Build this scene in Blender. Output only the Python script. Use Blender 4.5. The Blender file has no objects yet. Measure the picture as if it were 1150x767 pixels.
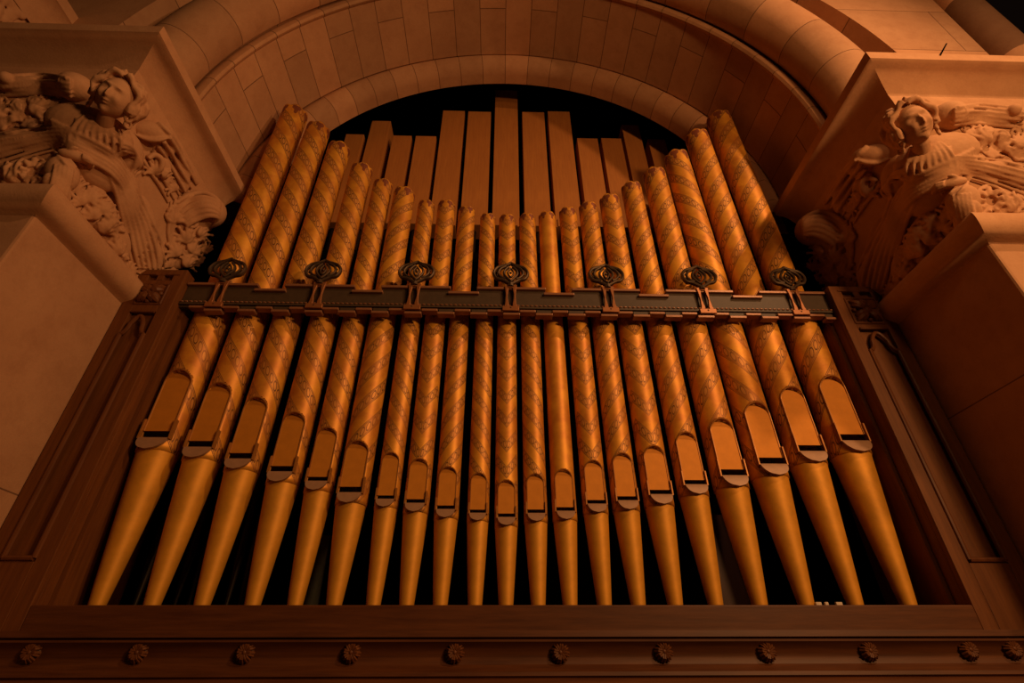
import bpy, math, random
import numpy as np
from mathutils import Vector, Matrix
random.seed(4)
PI = math.pi
COL = bpy.context.scene.collection

# ------------------------------------------------------------------ camera
F = 570.0; TH = math.radians(33.9); YAW = math.radians(1.67); ROLL = -.004
fw = np.array([math.sin(YAW)*math.cos(TH), math.cos(YAW)*math.cos(TH), math.sin(TH)])
r0 = np.array([math.cos(YAW), -math.sin(YAW), 0.0]); u0 = np.cross(r0, fw)
rt = math.cos(ROLL)*r0 + math.sin(ROLL)*u0; up = -math.sin(ROLL)*r0 + math.cos(ROLL)*u0
EYE = np.array([0, 0, 1.6])
def ray(x, y): return fw + rt*(x-575)/F - up*(y-383.5)/F
def at(x, y, Y):
    d = ray(x, y); return EYE + d*(Y/d[1])
def atX(x, y, X):
    d = ray(x, y); return EYE + d*(X/d[0])
def atK(x, y, k):                       # plane X - Y = k
    d = ray(x, y); return EYE + d*(k/(d[0]-d[1]))
cam = bpy.data.cameras.new('camera'); cam.sensor_width = 36; cam.lens = F/1150*36
cam.clip_start = .05; cam.clip_end = 200
co = bpy.data.objects.new('camera', cam); COL.objects.link(co)
m = Matrix.Identity(4)
for i in range(3):
    m[i][0] = rt[i]; m[i][1] = up[i]; m[i][2] = -fw[i]; m[i][3] = EYE[i]
co.matrix_world = m
bpy.context.scene.camera = co

# ------------------------------------------------------------------ mesh helpers
class MB:
    def __init__(s): s.v = []; s.f = []; s.uv = {}
    def add(s, vs, fs, uvs=None):
        o = len(s.v); s.v += [tuple(map(float, p)) for p in vs]
        for k, f in enumerate(fs):
            s.f.append(tuple(i+o for i in f))
            if uvs is not None: s.uv[len(s.f)-1] = uvs[k]
        return s
    def box(s, x0, x1, y0, y1, z0, z1):
        v = [(x, y, z) for z in (z0, z1) for y in (y0, y1) for x in (x0, x1)]
        return s.add(v, [(0,2,3,1),(4,5,7,6),(0,1,5,4),(2,6,7,3),(0,4,6,2),(1,3,7,5)])
    def grid(s, P, closeu=False, closev=False, flip=False, uv=None):
        P = np.asarray(P); n, k = P.shape[:2]; fs = []; us = []
        for i in range(n if closeu else n-1):
            for j in range(k if closev else k-1):
                a = i*k+j; b = i*k+(j+1) % k; c = ((i+1) % n)*k+(j+1) % k; d = ((i+1) % n)*k+j
                q = (a, b, c, d)
                fs.append(q[::-1] if flip else q)
                if uv is not None:
                    w = (uv(i, j), uv(i, j+1), uv(i+1, j+1), uv(i+1, j)); us.append(w[::-1] if flip else w)
        return s.add(P.reshape(-1, 3), fs, us if uv is not None else None)
    def tube(s, pts, rad, n=8, caps=True, flat=1.0, nrm=None):
        pts = [Vector(p) for p in pts]; k = len(pts)
        if not hasattr(rad, '__len__'): rad = [rad]*k
        rings = []; ref = None
        for i, p in enumerate(pts):
            t = (pts[min(i+1, k-1)]-pts[max(i-1, 0)])
            if t.length < 1e-9: t = Vector((0, 0, 1))
            t.normalize()
            if nrm is not None: ref = Vector(nrm)
            elif ref is None: ref = Vector((0, 0, 1)) if abs(t.z) < .9 else Vector((1, 0, 0))
            a = (ref - t*ref.dot(t)).normalized(); b = t.cross(a); ref = a
            rings.append([tuple(p + (a*math.cos(2*PI*j/n)*flat + b*math.sin(2*PI*j/n))*rad[i]) for j in range(n)])
        o = len(s.v); s.grid(rings, closev=True)
        if caps:
            s.f.append(tuple(o+j for j in range(n))[::-1]); s.f.append(tuple(o+(k-1)*n+j for j in range(n)))
        return s
    def ell(s, c, r, rot=None, n=16, k=10, fn=None):
        if not hasattr(r, '__len__'): r = (r, r, r)
        P = []
        for i in range(k+1):
            t = PI*i/k; row = []
            for j in range(n):
                a = 2*PI*j/n
                d = Vector((math.sin(t)*math.cos(a), math.sin(t)*math.sin(a), math.cos(t)))
                q = Vector((d.x*r[0], d.y*r[1], d.z*r[2]))
                if fn: q = fn(d, q)
                if rot is not None: q = rot @ q
                row.append((q.x+c[0], q.y+c[1], q.z+c[2]))
            P.append(row)
        return s.grid(P, closev=True)
    def torus(s, c, R, r, nrm, n=20, k=6, sx=1.0, sy=1.0):
        z = Vector(nrm).normalized(); x = z.orthogonal().normalized() if abs(z.z) > .9 else Vector((0,0,1)).cross(z).normalized()
        y = z.cross(x); pts = [Vector(c)+(x*math.cos(2*PI*i/n)*R*sx+y*math.sin(2*PI*i/n)*R*sy) for i in range(n)]
        rings = []
        for i, p in enumerate(pts):
            o = (p-Vector(c)).normalized()
            rings.append([tuple(p+o*math.cos(2*PI*j/k)*r+z*math.sin(2*PI*j/k)*r) for j in range(k)])
        return s.grid(rings, closeu=True, closev=True)
    def prism(s, poly, axis, a, b):
        # poly = list of 2-D points, extruded along axis from a to b
        def mk(p, t):
            if axis == 'x': return (t, p[0], p[1])
            if axis == 'y': return (p[0], t, p[1])
            return (p[0], p[1], t)
        n = len(poly); v = [mk(p, a) for p in poly]+[mk(p, b) for p in poly]
        f = [tuple(range(n))[::-1], tuple(range(n, 2*n))]+[(i, (i+1) % n, n+(i+1) % n, n+i) for i in range(n)]
        return s.add(v, f)
    def build(s, name, mat, parent=None, smooth=True, bevel=0, remesh=0, auto=None, flipx=None, fixn=True):
        me = bpy.data.meshes.new(name); vs = s.v
        if flipx is not None: vs = [flipx(p) for p in vs]
        me.from_pydata(vs, [], s.f)
        if s.uv:
            l = me.uv_layers.new(name='UVMap')
            for p in me.polygons:
                w = s.uv.get(p.index)
                if w:
                    for q, li in enumerate(p.loop_indices): l.data[li].uv = w[q][:2]
            if any(len(w[0]) > 2 for w in s.uv.values()):
                l2 = me.uv_layers.new(name='Top')
                for p in me.polygons:
                    w = s.uv.get(p.index)
                    if w:
                        for q, li in enumerate(p.loop_indices): l2.data[li].uv = (w[q][0], w[q][2])
        me.materials.append(mat)
        o = bpy.data.objects.new(name, me); COL.objects.link(o)
        if parent is not None: o.parent = parent
        import bmesh
        if fixn:
            bm = bmesh.new(); bm.from_mesh(me); bmesh.ops.recalc_face_normals(bm, faces=bm.faces); bm.to_mesh(me); bm.free()
        if bevel:
            b = o.modifiers.new('bevel', 'BEVEL'); b.width = bevel; b.segments = 2; b.limit_method = 'ANGLE'; b.angle_limit = .6
        if remesh:
            r = o.modifiers.new('remesh', 'REMESH'); r.mode = 'VOXEL'; r.voxel_size = remesh
            sm = o.modifiers.new('smooth', 'SMOOTH'); sm.factor = .5; sm.iterations = 1
            dg = bpy.context.evaluated_depsgraph_get(); nm = bpy.data.meshes.new_from_object(o.evaluated_get(dg))
            o.modifiers.clear(); o.data = nm; bpy.data.meshes.remove(me); nm.name = name; me = nm
            if not me.materials: me.materials.append(mat)
        if smooth:
            me.polygons.foreach_set('use_smooth', [True]*len(me.polygons))
            if auto is None: auto = 40
            if auto and not remesh:
                try: me.set_sharp_from_angle(angle=math.radians(auto))
                except Exception: pass
        return o

def tag(o, label=None, cat=None, group=None, kind=None):
    if label: o['label'] = label
    if cat: o['category'] = cat
    if group: o['group'] = group
    if kind: o['kind'] = kind
    return o
def thing(name, label, cat, loc=(0, 0, 0), group=None):
    o = bpy.data.objects.new(name, None); COL.objects.link(o); o.location = loc; o.empty_display_size = .1
    return tag(o, label, cat, group)
def struct(o, label=None): return tag(o, label, kind='structure')

# ------------------------------------------------------------------ materials
class N:
    def __init__(s, name):
        s.m = bpy.data.materials.new(name); s.m.use_nodes = True; s.t = s.m.node_tree; s.t.nodes.clear()
        s.out = s.t.nodes.new('ShaderNodeOutputMaterial'); s.b = s.t.nodes.new('ShaderNodeBsdfPrincipled')
        s.t.links.new(s.b.outputs[0], s.out.inputs[0])
    def n(s, ty, **kw):
        x = s.t.nodes.new('ShaderNode'+ty)
        for k, v in kw.items(): setattr(x, k, v)
        return x
    def l(s, a, b): s.t.links.new(a, b)
    def val(s, sock, v):
        if hasattr(v, 'is_output') or isinstance(v, bpy.types.NodeSocket): s.l(v, sock)
        else: sock.default_value = v
    def math(s, op, a, b=0.0, c=None):
        x = s.n('Math', operation=op); s.val(x.inputs[0], a); s.val(x.inputs[1], b)
        if c is not None: s.val(x.inputs[2], c)
        return x.outputs[0]
    def mix(s, f, a, b, mode='MIX'):
        x = s.n('Mix', data_type='RGBA', blend_type=mode); s.val(x.inputs[0], f)
        s.val(x.inputs[6], (*a, 1) if isinstance(a, tuple) and len(a) == 3 else a)
        s.val(x.inputs[7], (*b, 1) if isinstance(b, tuple) and len(b) == 3 else b); return x.outputs[2]
    def ramp(s, f, lo, hi):
        x = s.n('MapRange', clamp=True); s.val(x.inputs[0], f); x.inputs[1].default_value = lo; x.inputs[2].default_value = hi
        return x.outputs[0]
    def noise(s, vec, scale, detail=4, rough=.55):
        x = s.n('TexNoise'); s.l(vec, x.inputs['Vector']); x.inputs['Scale'].default_value = scale
        x.inputs['Detail'].default_value = detail; x.inputs['Roughness'].default_value = rough; return x.outputs['Fac']
    def obj(s): return s.n('TexCoord').outputs['Object']
    def bump(s, h, st, dist=.01):
        x = s.n('Bump'); x.inputs['Strength'].default_value = st; x.inputs['Distance'].default_value = dist; s.l(h, x.inputs['Height'])
        s.l(x.outputs[0], s.b.inputs['Normal'])

def stone(name, joints=None, bw=.9, rh=.45, base=((.50, .262, .138), (.60, .335, .18)), off=0.5):
    k = N(name); co_ = k.obj()
    big = k.noise(co_, 1.7, 5); fine = k.noise(co_, 45, 3, .7)
    c = k.mix(k.ramp(big, .3, .72), base[0], base[1]); mid = k.noise(co_, 6, 6, .7)
    c = k.mix(k.math('MULTIPLY', k.ramp(mid, .45, .7), .45), c, (.37, .175, .085))
    c = k.mix(k.math('MULTIPLY', fine, .35), c, (.34, .17, .085))
    h = fine
    if joints:
        br = k.n('TexBrick'); br.offset = off; br.offset_frequency = 2
        if joints == 'uv': src = k.n('UVMap', uv_map='UVMap').outputs[0]
        else: src = co_
        sp = k.n('SeparateXYZ'); k.l(src, sp.inputs[0]); cb = k.n('CombineXYZ')
        ax = {'uv': (1, 0), 'xz': (0, 2), 'yz': (1, 2)}[joints]
        k.l(sp.outputs[ax[0]], cb.inputs[0]); k.l(sp.outputs[ax[1]], cb.inputs[1]); k.l(cb.outputs[0], br.inputs['Vector'])
        br.inputs['Scale'].default_value = 1; br.inputs['Brick Width'].default_value = bw; br.inputs['Row Height'].default_value = rh
        br.inputs['Mortar Size'].default_value = .006; br.inputs['Mortar Smooth'].default_value = .3
        br.inputs['Color1'].default_value = (.82, .82, .82, 1); br.inputs['Color2'].default_value = (1.12, 1.08, 1.05, 1)
        br.inputs['Mortar'].default_value = (.35, .33, .32, 1)
        c = k.mix(1.0, c, br.outputs['Color'], 'MULTIPLY')
        h = k.math('SUBTRACT', k.math('MULTIPLY', fine, .3), k.math('MULTIPLY', br.outputs['Fac'], 1.0))
    k.l(c, k.b.inputs['Base Color']); k.b.inputs['Roughness'].default_value = .86
    k.b.inputs['Specular IOR Level'].default_value = .2
    k.bump(h, .35, .006 if not joints else .012)
    return k.m
STONE = stone('carved_sandstone'); STONE_XZ = stone('sandstone_blocks_front', 'xz', 3.4, .92); STONE_L = stone('sandstone_pier_left', 'yz', 99, 2.72); STONE_R = stone('sandstone_pier_right', 'yz', 99, 3.38)
STONE_ARCH = stone('sandstone_voussoirs', 'uv', 1.5, .385); STONE_ROLL = stone('sandstone_roll', 'uv', 60, .62)
STONE_RING = stone('sandstone_ring', 'uv', 60, .385)

def wood(name, a, b, axis=2, rough=.5, spec=.28, st=1.0):
    k = N(name); mp = k.n('Mapping'); k.l(k.obj(), mp.inputs[0]); sc = [14, 14, 14]; sc[axis] = 1.0; mp.inputs['Scale'].default_value = sc
    g = k.noise(mp.outputs[0], 2.2, 6, .65); g2 = k.noise(k.obj(), 1.3, 3)
    c = k.mix(k.ramp(g, .35, .68), a, b); c = k.mix(k.math('MULTIPLY', g2, .5), c, tuple(v*.55 for v in a))
    k.l(c, k.b.inputs['Base Color']); k.b.inputs['Roughness'].default_value = rough; k.b.inputs['Specular IOR Level'].default_value = spec
    k.bump(g, .25*st, .003); return k.m
WOOD_V = wood('dark_oak_upright', (.13, .043, .011), (.215, .075, .018), 2)
WOOD_H = wood('dark_oak_board', (.085, .027, .008), (.15, .050, .014), 0)
WOOD_C = wood('dark_oak_carving', (.115, .036, .010), (.18, .06, .015), 2, .5)
PINE = wood('brown_painted_pipe_wood', (.46, .175, .045), (.58, .235, .055), 2, .6, .25, .5)
BLACKWOOD = wood('shade_dark_chamber_wood', (.012, .007, .005), (.02, .011, .007), 2, .9, .1)  # wood colour taken near black to stand for shade inside the case

def metal_pipe(name, mode):
    k = N(name); uvn = k.n('UVMap', uv_map='UVMap'); sp = k.n('SeparateXYZ'); k.l(uvn.outputs[0], sp.inputs[0])
    u, v = sp.outputs[0], sp.outputs[1]
    tp = k.n('UVMap', uv_map='Top'); st = k.n('SeparateXYZ'); k.l(tp.outputs[0], st.inputs[0]); w = st.outputs[1]
    co_ = k.obj(); n1 = k.noise(co_, 5, 5); n2 = k.noise(co_, 38, 4, .7)
    gold = k.mix(k.ramp(n1, .38, .62), (.62, .235, .026), (.88, .43, .04))
    gold = k.mix(k.math('MULTIPLY', n2, .35), gold, (.42, .135, .02))
    mask = None
    if mode != 'plain':
        pitch = 2.4
        if mode == 'diamond':
            uu = k.math('ABSOLUTE', k.math('SUBTRACT', k.math('FRACT', k.math('ADD', k.math('DIVIDE', u, PI/1.5), .5)), .5))
            uu = k.math('MULTIPLY', uu, PI/1.5)
            s_ = k.math('DIVIDE', k.math('SUBTRACT', v, k.math('MULTIPLY', uu, 1.31)), pitch); t_ = k.math('DIVIDE', k.math('ADD', uu, k.math('MULTIPLY', v, .0)), .36)
        else:
            sg = 1.0 if mode == 'right' else -1.0
            s_ = k.math('DIVIDE', k.math('SUBTRACT', v, k.math('MULTIPLY', u, 1.31*sg)), pitch); t_ = k.math('DIVIDE', u, .36)
        b = k.math('SUBTRACT', k.math('FRACT', s_), .5)              # -.5 .. .5 across one turn
        ab = k.math('ABSOLUTE', b)
        band = k.math('LESS_THAN', ab, .22)
        def line(pos, wd):
            return k.math('LESS_THAN', k.math('ABSOLUTE', k.math('SUBTRACT', ab, pos)), wd)
        lines = k.math('MAXIMUM', line(.215, .013), line(.165, .010))
        tt = k.math('MULTIPLY', k.math('SUBTRACT', k.math('FRACT', t_), .5), .36*1.6)
        dd = k.math('SQRT', k.math('ADD', k.math('MULTIPLY', tt, tt), k.math('MULTIPLY', k.math('MULTIPLY', b, 1.7), k.math('MULTIPLY', b, 1.7))))
        ring = k.math('LESS_THAN', k.math('ABSOLUTE', k.math('SUBTRACT', dd, .20)), .035)
        dot = k.math('LESS_THAN', dd, .15)
        mask = k.math('MAXIMUM', lines, k.math('MULTIPLY', ring, band))
        wear = k.ramp(n1, .28, .55)
        c = k.mix(k.math('MULTIPLY', band, .34), gold, (.36, .15, .062))
        c = k.mix(k.math('MULTIPLY', k.math('MULTIPLY', dot, band), .8), c, (.66, .30, .07))
        c = k.mix(k.math('MULTIPLY', mask, k.math('MULTIPLY', wear, .88)), c, (.10, .038, .018))
    else: c = gold
    # maroon trefoils painted below the crown
    a1 = k.math('MULTIPLY', k.math('SUBTRACT', k.math('FRACT', k.math('ADD', k.math('DIVIDE', u, PI/3), .0)), .5), PI/3)
    def blob(du, dv, r):
        x = k.math('SUBTRACT', a1, du); y = k.math('SUBTRACT', w, dv)
        return k.math('LESS_THAN', k.math('SQRT', k.math('ADD', k.math('MULTIPLY', x, x), k.math('MULTIPLY', k.math('MULTIPLY', y, .55), k.math('MULTIPLY', y, .55)))), r)
    m_ = blob(0, .55, .2)
    for a in ((-.2, .42, .15), (.2, .42, .15), (0, .98, .14)): m_ = k.math('MAXIMUM', m_, blob(*a))
    c = k.mix(k.math('MULTIPLY', m_, .9), c, (.20, .05, .03))
    k.l(c, k.b.inputs['Base Color']); k.b.inputs['Metallic'].default_value = .35
    k.l(k.math('ADD', k.math('MULTIPLY', n1, .2), .42), k.b.inputs['Roughness'])
    h = k.math('MULTIPLY', n2, .5)
    if mask is not None: h = k.math('SUBTRACT', h, mask)
    k.bump(h, .3, .003); return k.m
GILT = {q: metal_pipe('gilt_stencil_'+q, q) for q in ('left', 'right', 'diamond', 'plain')}
def simple(name, c, rough=.6, metal=0.0, var=.35, spec=.4, sc=20):
    k = N(name); n1 = k.noise(k.obj(), sc, 4, .65); c_ = k.mix(k.math('MULTIPLY', n1, var*2), c, tuple(v*.4 for v in c))
    k.l(c_, k.b.inputs['Base Color']); k.b.inputs['Roughness'].default_value = rough; k.b.inputs['Metallic'].default_value = metal
    k.b.inputs['Specular IOR Level'].default_value = spec; k.bump(n1, .2, .002); return k.m
FOOT = simple('gilt_foot', (.90, .42, .035), .58, .35, .42, .5, 7)
PANEL = simple('gilt_mouth_panel', (.70, .28, .03), .6, .2, .25, .25, 14)
LIP = simple('dull_lead_lip', (.46, .27, .16), .45, .2, .3, .4, 25)
EAR = simple('gilt_ear', (.50, .21, .045), .45, .3)
IRON = simple('dark_bronze_fitting', (.10, .062, .035), .5, .5, .3)
BRONZE = simple('worn_copper_strap', (.42, .16, .055), .45, .4, .4)
RAILBOARD = simple('age_darkened_rail_wood', (.085, .052, .028), .55, 0, .4)
RAILTRIM = simple('copper_brown_rail_edge', (.34, .15, .075), .4, .2, .3)
BLACK = simple('shade_and_spike_black', (.004, .003, .003), 1, 0, .1, 0)  # near-black puts chamber and mouth darkness into the colour; spike is truly black
PALE = simple('pale_chalky_scrap', (.75, .62, .48), .8)
GREYGREEN = simple('grey_green_board', (.075, .08, .06), .7)
FLOORM = simple('nave_floor_tile', (.16, .09, .055), .6)

# ------------------------------------------------------------------ setting
CX, CZ = .08, 6.55
floor = struct(MB().box(-14, 14, -12, 9, -.2, 0).build('floor', FLOORM, smooth=False))

def arch_sweep(prof, z0=6.35, n=96):
    ang = [PI*i/n for i in range(n+1)]; P = []; L = [0]
    for i in range(1, len(prof)): L.append(L[-1]+math.dist(prof[i], prof[i-1]))
    U = []
    def row(X, Z): return [(X(r), y, Z(r)) for r, y in prof]
    P.append([(CX+r, y, z0) for r, y in prof]); U.append(-(CZ-z0))
    for a in ang:
        P.append([(CX+r*math.cos(a), y, CZ+r*math.sin(a)) for r, y in prof]); U.append(a*3.4)
    P.append([(CX-r, y, z0) for r, y in prof]); U.append(PI*3.4+(CZ-z0))
    return MB().grid(P, uv=lambda i, j: (U[i], L[j]))
def arc(c, r, a0, a1, n):       # profile arc; angle measured in (radius, Y) plane
    return [(c[0]+r*math.cos(math.radians(a0+(a1-a0)*i/n)), c[1]+r*math.sin(math.radians(a0+(a1-a0)*i/n))) for i in range(n+1)]
# inner roll round the opening of the organ chamber
ring = arch_sweep([(3.45, 4.215), (3.405, 4.20)] + arc((3.33, 4.36), .22, 262, 180, 10) + [(3.11, 4.50), (3.18, 4.52), (3.6, 4.52)])
struct(ring.build('trim_1', STONE_RING, auto=50))
sof = arch_sweep([(3.46, 4.24), (3.42, 4.20), (3.40, 4.18), (3.40, 3.24), (3.375, 3.22), (3.36, 3.19), (3.375, 3.16), (3.42, 3.15), (3.50, 3.17), (3.56, 3.2)])
struct(sof.build('ceiling', STONE_ARCH, auto=35))
roll = arch_sweep([(3.56, 3.21), (3.50, 3.13)] + arc((3.74, 2.98), .31, 150, 330, 18) + [(4.05, 2.9), (4.05, 3.15)])
struct(roll.build('trim_2', STONE_ROLL, auto=50))
rev = arch_sweep([(4.05, 3.15), (4.26, 3.12), (4.27, 2.72)], n=72)
struct(rev.build('trim_3', STONE_ROLL, auto=30))
# flat wall round the arch
WY = 2.72
fb = MB(); P = []
XL, XR, ZT = -7.5, 5.32, 12.5
nA = 72
def outer(a):
    dx, dz = math.cos(a), math.sin(a); t = 1e9
    if dx > 1e-6: t = min(t, (XR-CX)/dx)
    if dx < -1e-6: t = min(t, (XL-CX)/dx)
    if dz > 1e-6: t = min(t, (ZT-CZ)/dz)
    return (CX+dx*t, CZ+dz*t)
rows = [[(CX+4.27, 6.35), (XR, 6.35)]] + [[(CX+4.27*math.cos(PI*i/nA), CZ+4.27*math.sin(PI*i/nA)), outer(PI*i/nA)] for i in range(nA+1)] + [[(CX-4.27, 6.35), (XL, 6.35)]]
fb.grid([[(p[0], WY, p[1]) for p in r] for r in rows]); fb.grid([[(p[0], 3.3, p[1]) for p in r] for r in rows], flip=True)
struct(fb.build('wall_front', STONE_XZ, smooth=False, fixn=False))
# upright roll that ends the wall on the right
vr = MB(); prof = [(5.32, 2.80)] + [(5.51+.185*math.cos(math.radians(a)), 2.70+.185*math.sin(math.radians(a))) for a in range(180, 372, 14)] + [(5.69, 3.3)]
vr.grid([[(x, y, z) for x, y in prof] for z in (6.3, 7.12, 7.13, 8.3, 8.31, 9.4, 9.41, 12.5)], uv=lambda i, j: (i*.31, 0))
struct(vr.build('trim_4', STONE_ROLL, auto=50))

# stone piers
SL, SR, SY = -3.42, 3.68, 2.67
DZR = -.12
def pier(name, sgn, corner, ztop):
    b = MB(); x1 = corner + sgn*3.6; x0 = corner
    b.box(min(x0, x1), max(x0, x1), SY, 4.15, 0, ztop)
    return b.build(name, STONE_L if sgn < 0 else STONE_R, smooth=False, bevel=.02)
struct(pier('wall_left', -1, SL, 4.6)); struct(pier('wall_right', 1, SR, 4.48))

# organ chamber behind the pipes
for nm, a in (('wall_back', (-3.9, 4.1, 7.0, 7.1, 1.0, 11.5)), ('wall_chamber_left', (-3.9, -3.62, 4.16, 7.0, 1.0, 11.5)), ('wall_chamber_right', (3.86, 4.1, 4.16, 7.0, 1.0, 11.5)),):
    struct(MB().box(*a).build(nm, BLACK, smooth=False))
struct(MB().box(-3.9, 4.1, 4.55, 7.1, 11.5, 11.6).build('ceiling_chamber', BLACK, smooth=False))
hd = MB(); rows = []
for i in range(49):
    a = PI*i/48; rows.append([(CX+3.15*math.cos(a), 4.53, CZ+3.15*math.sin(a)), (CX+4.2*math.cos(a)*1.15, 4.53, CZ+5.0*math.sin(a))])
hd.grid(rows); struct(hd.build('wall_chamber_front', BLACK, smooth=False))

# ------------------------------------------------------------------ carved capitals
def mirror_right(p): return ((SL+SR)-p[0], p[1], p[2]+DZR)
def smoothpath(pts, n=6):
    P = [np.array(p, float) for p in pts]; P = [2*P[0]-P[1]]+P+[2*P[-1]-P[-2]]; out = []
    for i in range(1, len(P)-2):
        for j in range(n):
            t = j/n; a, b, c, d = P[i-1:i+3]
            out.append(.5*((2*b)+(-a+c)*t+(2*a-5*b+4*c-d)*t*t+(-a+3*b-3*c+d)*t**3))
    out.append(P[-2]); return out
class Relief:
    """carving laid on a surface: hit points are found on the bell and on the masses already carved"""
    def __init__(s, seeds):
        s.trees = []
        for q in seeds: s.push(q)
    def push(s, mb_or_obj):
        from mathutils.bvhtree import BVHTree
        if isinstance(mb_or_obj, MB): s.trees.append(BVHTree.FromPolygons(mb_or_obj.v, mb_or_obj.f))
        else:
            me = mb_or_obj.data; mw = mb_or_obj.matrix_world
            s.trees.append(BVHTree.FromPolygons([tuple(v.co) for v in me.vertices], [tuple(p.vertices) for p in me.polygons]))
    def hit(s, x, y):
        d = Vector(ray(x, y)).normalized(); best = None
        for t in s.trees:
            h = t.ray_cast(Vector(EYE), d)
            if h[0] is not None and (best is None or h[3] < best[2]):
                n = h[1]; n = -n if n.dot(d) > 0 else n; best = (h[0], n, h[3])
        if best is None:
            p = Vector(at(x, y, 2.6)); best = (p, -d, (p-Vector(EYE)).length)
        return best
    def m(s, x, y, dist):           # metres per pixel there
        d = Vector(ray(x, y)); return dist/d.length/F
    def blob(s, b, x, y, rx, ry, ang=0, thick=.8, lift=0.0, n=20, k=14, fn=None):
        p, nn, D = s.hit(x, y); q = s.m(x, y, D); a = math.radians(ang)
        R, U = Vector(rt), Vector(up); e1 = R*math.cos(a)+U*math.sin(a); e2 = -R*math.sin(a)+U*math.cos(a)
        e3 = -Vector(ray(x, y)).normalized(); e3 = (e3*.5+nn*.5).normalized()
        e1 = (e1-e3*e1.dot(e3)).normalized(); e2 = e3.cross(e1)
        rot = Matrix((e1, e2, e3)).transposed(); rz = 1.3*thick*min(rx, ry)*q
        b.ell(p+e3*lift*q, (rx*q, ry*q, rz), rot, n, k, fn); return p+e3*lift*q, e3, q
    def ridge(s, b, pts, r, lift=.15, n=7, sub=5, depth=None):
        rr = r if hasattr(r, '__len__') else [r]*len(pts)
        q = smoothpath([(p[0], p[1], w) for p, w in zip(pts, rr)], sub)
        H = [s.hit(p[0], p[1]) for p in q]; D = np.array([h[2] for h in H])
        for _ in range(4):
            D2 = D.copy(); D2[1:-1] = (D[:-2]+D[1:-1]*2+D[2:])/4; D = np.minimum(D2, D+.02)
        P, R = [], []
        for p, d_ in zip(q, D):
            w = 1.15*max(.6, p[2])*s.m(p[0], p[1], d_); v = Vector(ray(p[0], p[1])).normalized()
            P.append(Vector(EYE)+v*(d_-(lift+.12)*w*2)); R.append(w)
        b.tube(P, R, n)
    def leaf(s, b, x, y, size, ang, lobes=5, spread=2.2, bend=.8, sg=1):
        for i in range(lobes):
            t = (i/(lobes-1)-.5)*2; a0 = ang+t*spread/2; L = size*(1-.28*abs(t)); px, py = x, y; pts = [(px, py)]
            for j in range(5):
                a = a0+bend*sg*(j/4)*(.6+.6*abs(t)); px += math.cos(a)*L/5; py -= math.sin(a)*L/5; pts.append((px, py))
            w = size*.098; s.ridge(b, pts, [w*.7, w*1.1, w*1.25, w*1.1, w*.9, w*.9], lift=.75, sub=2)
            s.blob(b, px, py, w*1.3, w*1.3, thick=1.1, lift=w*.6, n=8, k=6)
    def volute(s, b, x, y, size, a0=0.0, turn=1.35, sg=1, w=None):
        pts = []; w = w or size*.2
        for j in range(14):
            t = j/13; a = a0+sg*turn*2*PI*t; R = size*(1-.72*t); pts.append((x+math.cos(a)*R, y-math.sin(a)*R*.95))
        s.ridge(b, pts, [w*.8]+[w]*12+[w*1.4], lift=.6, sub=2)

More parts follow.
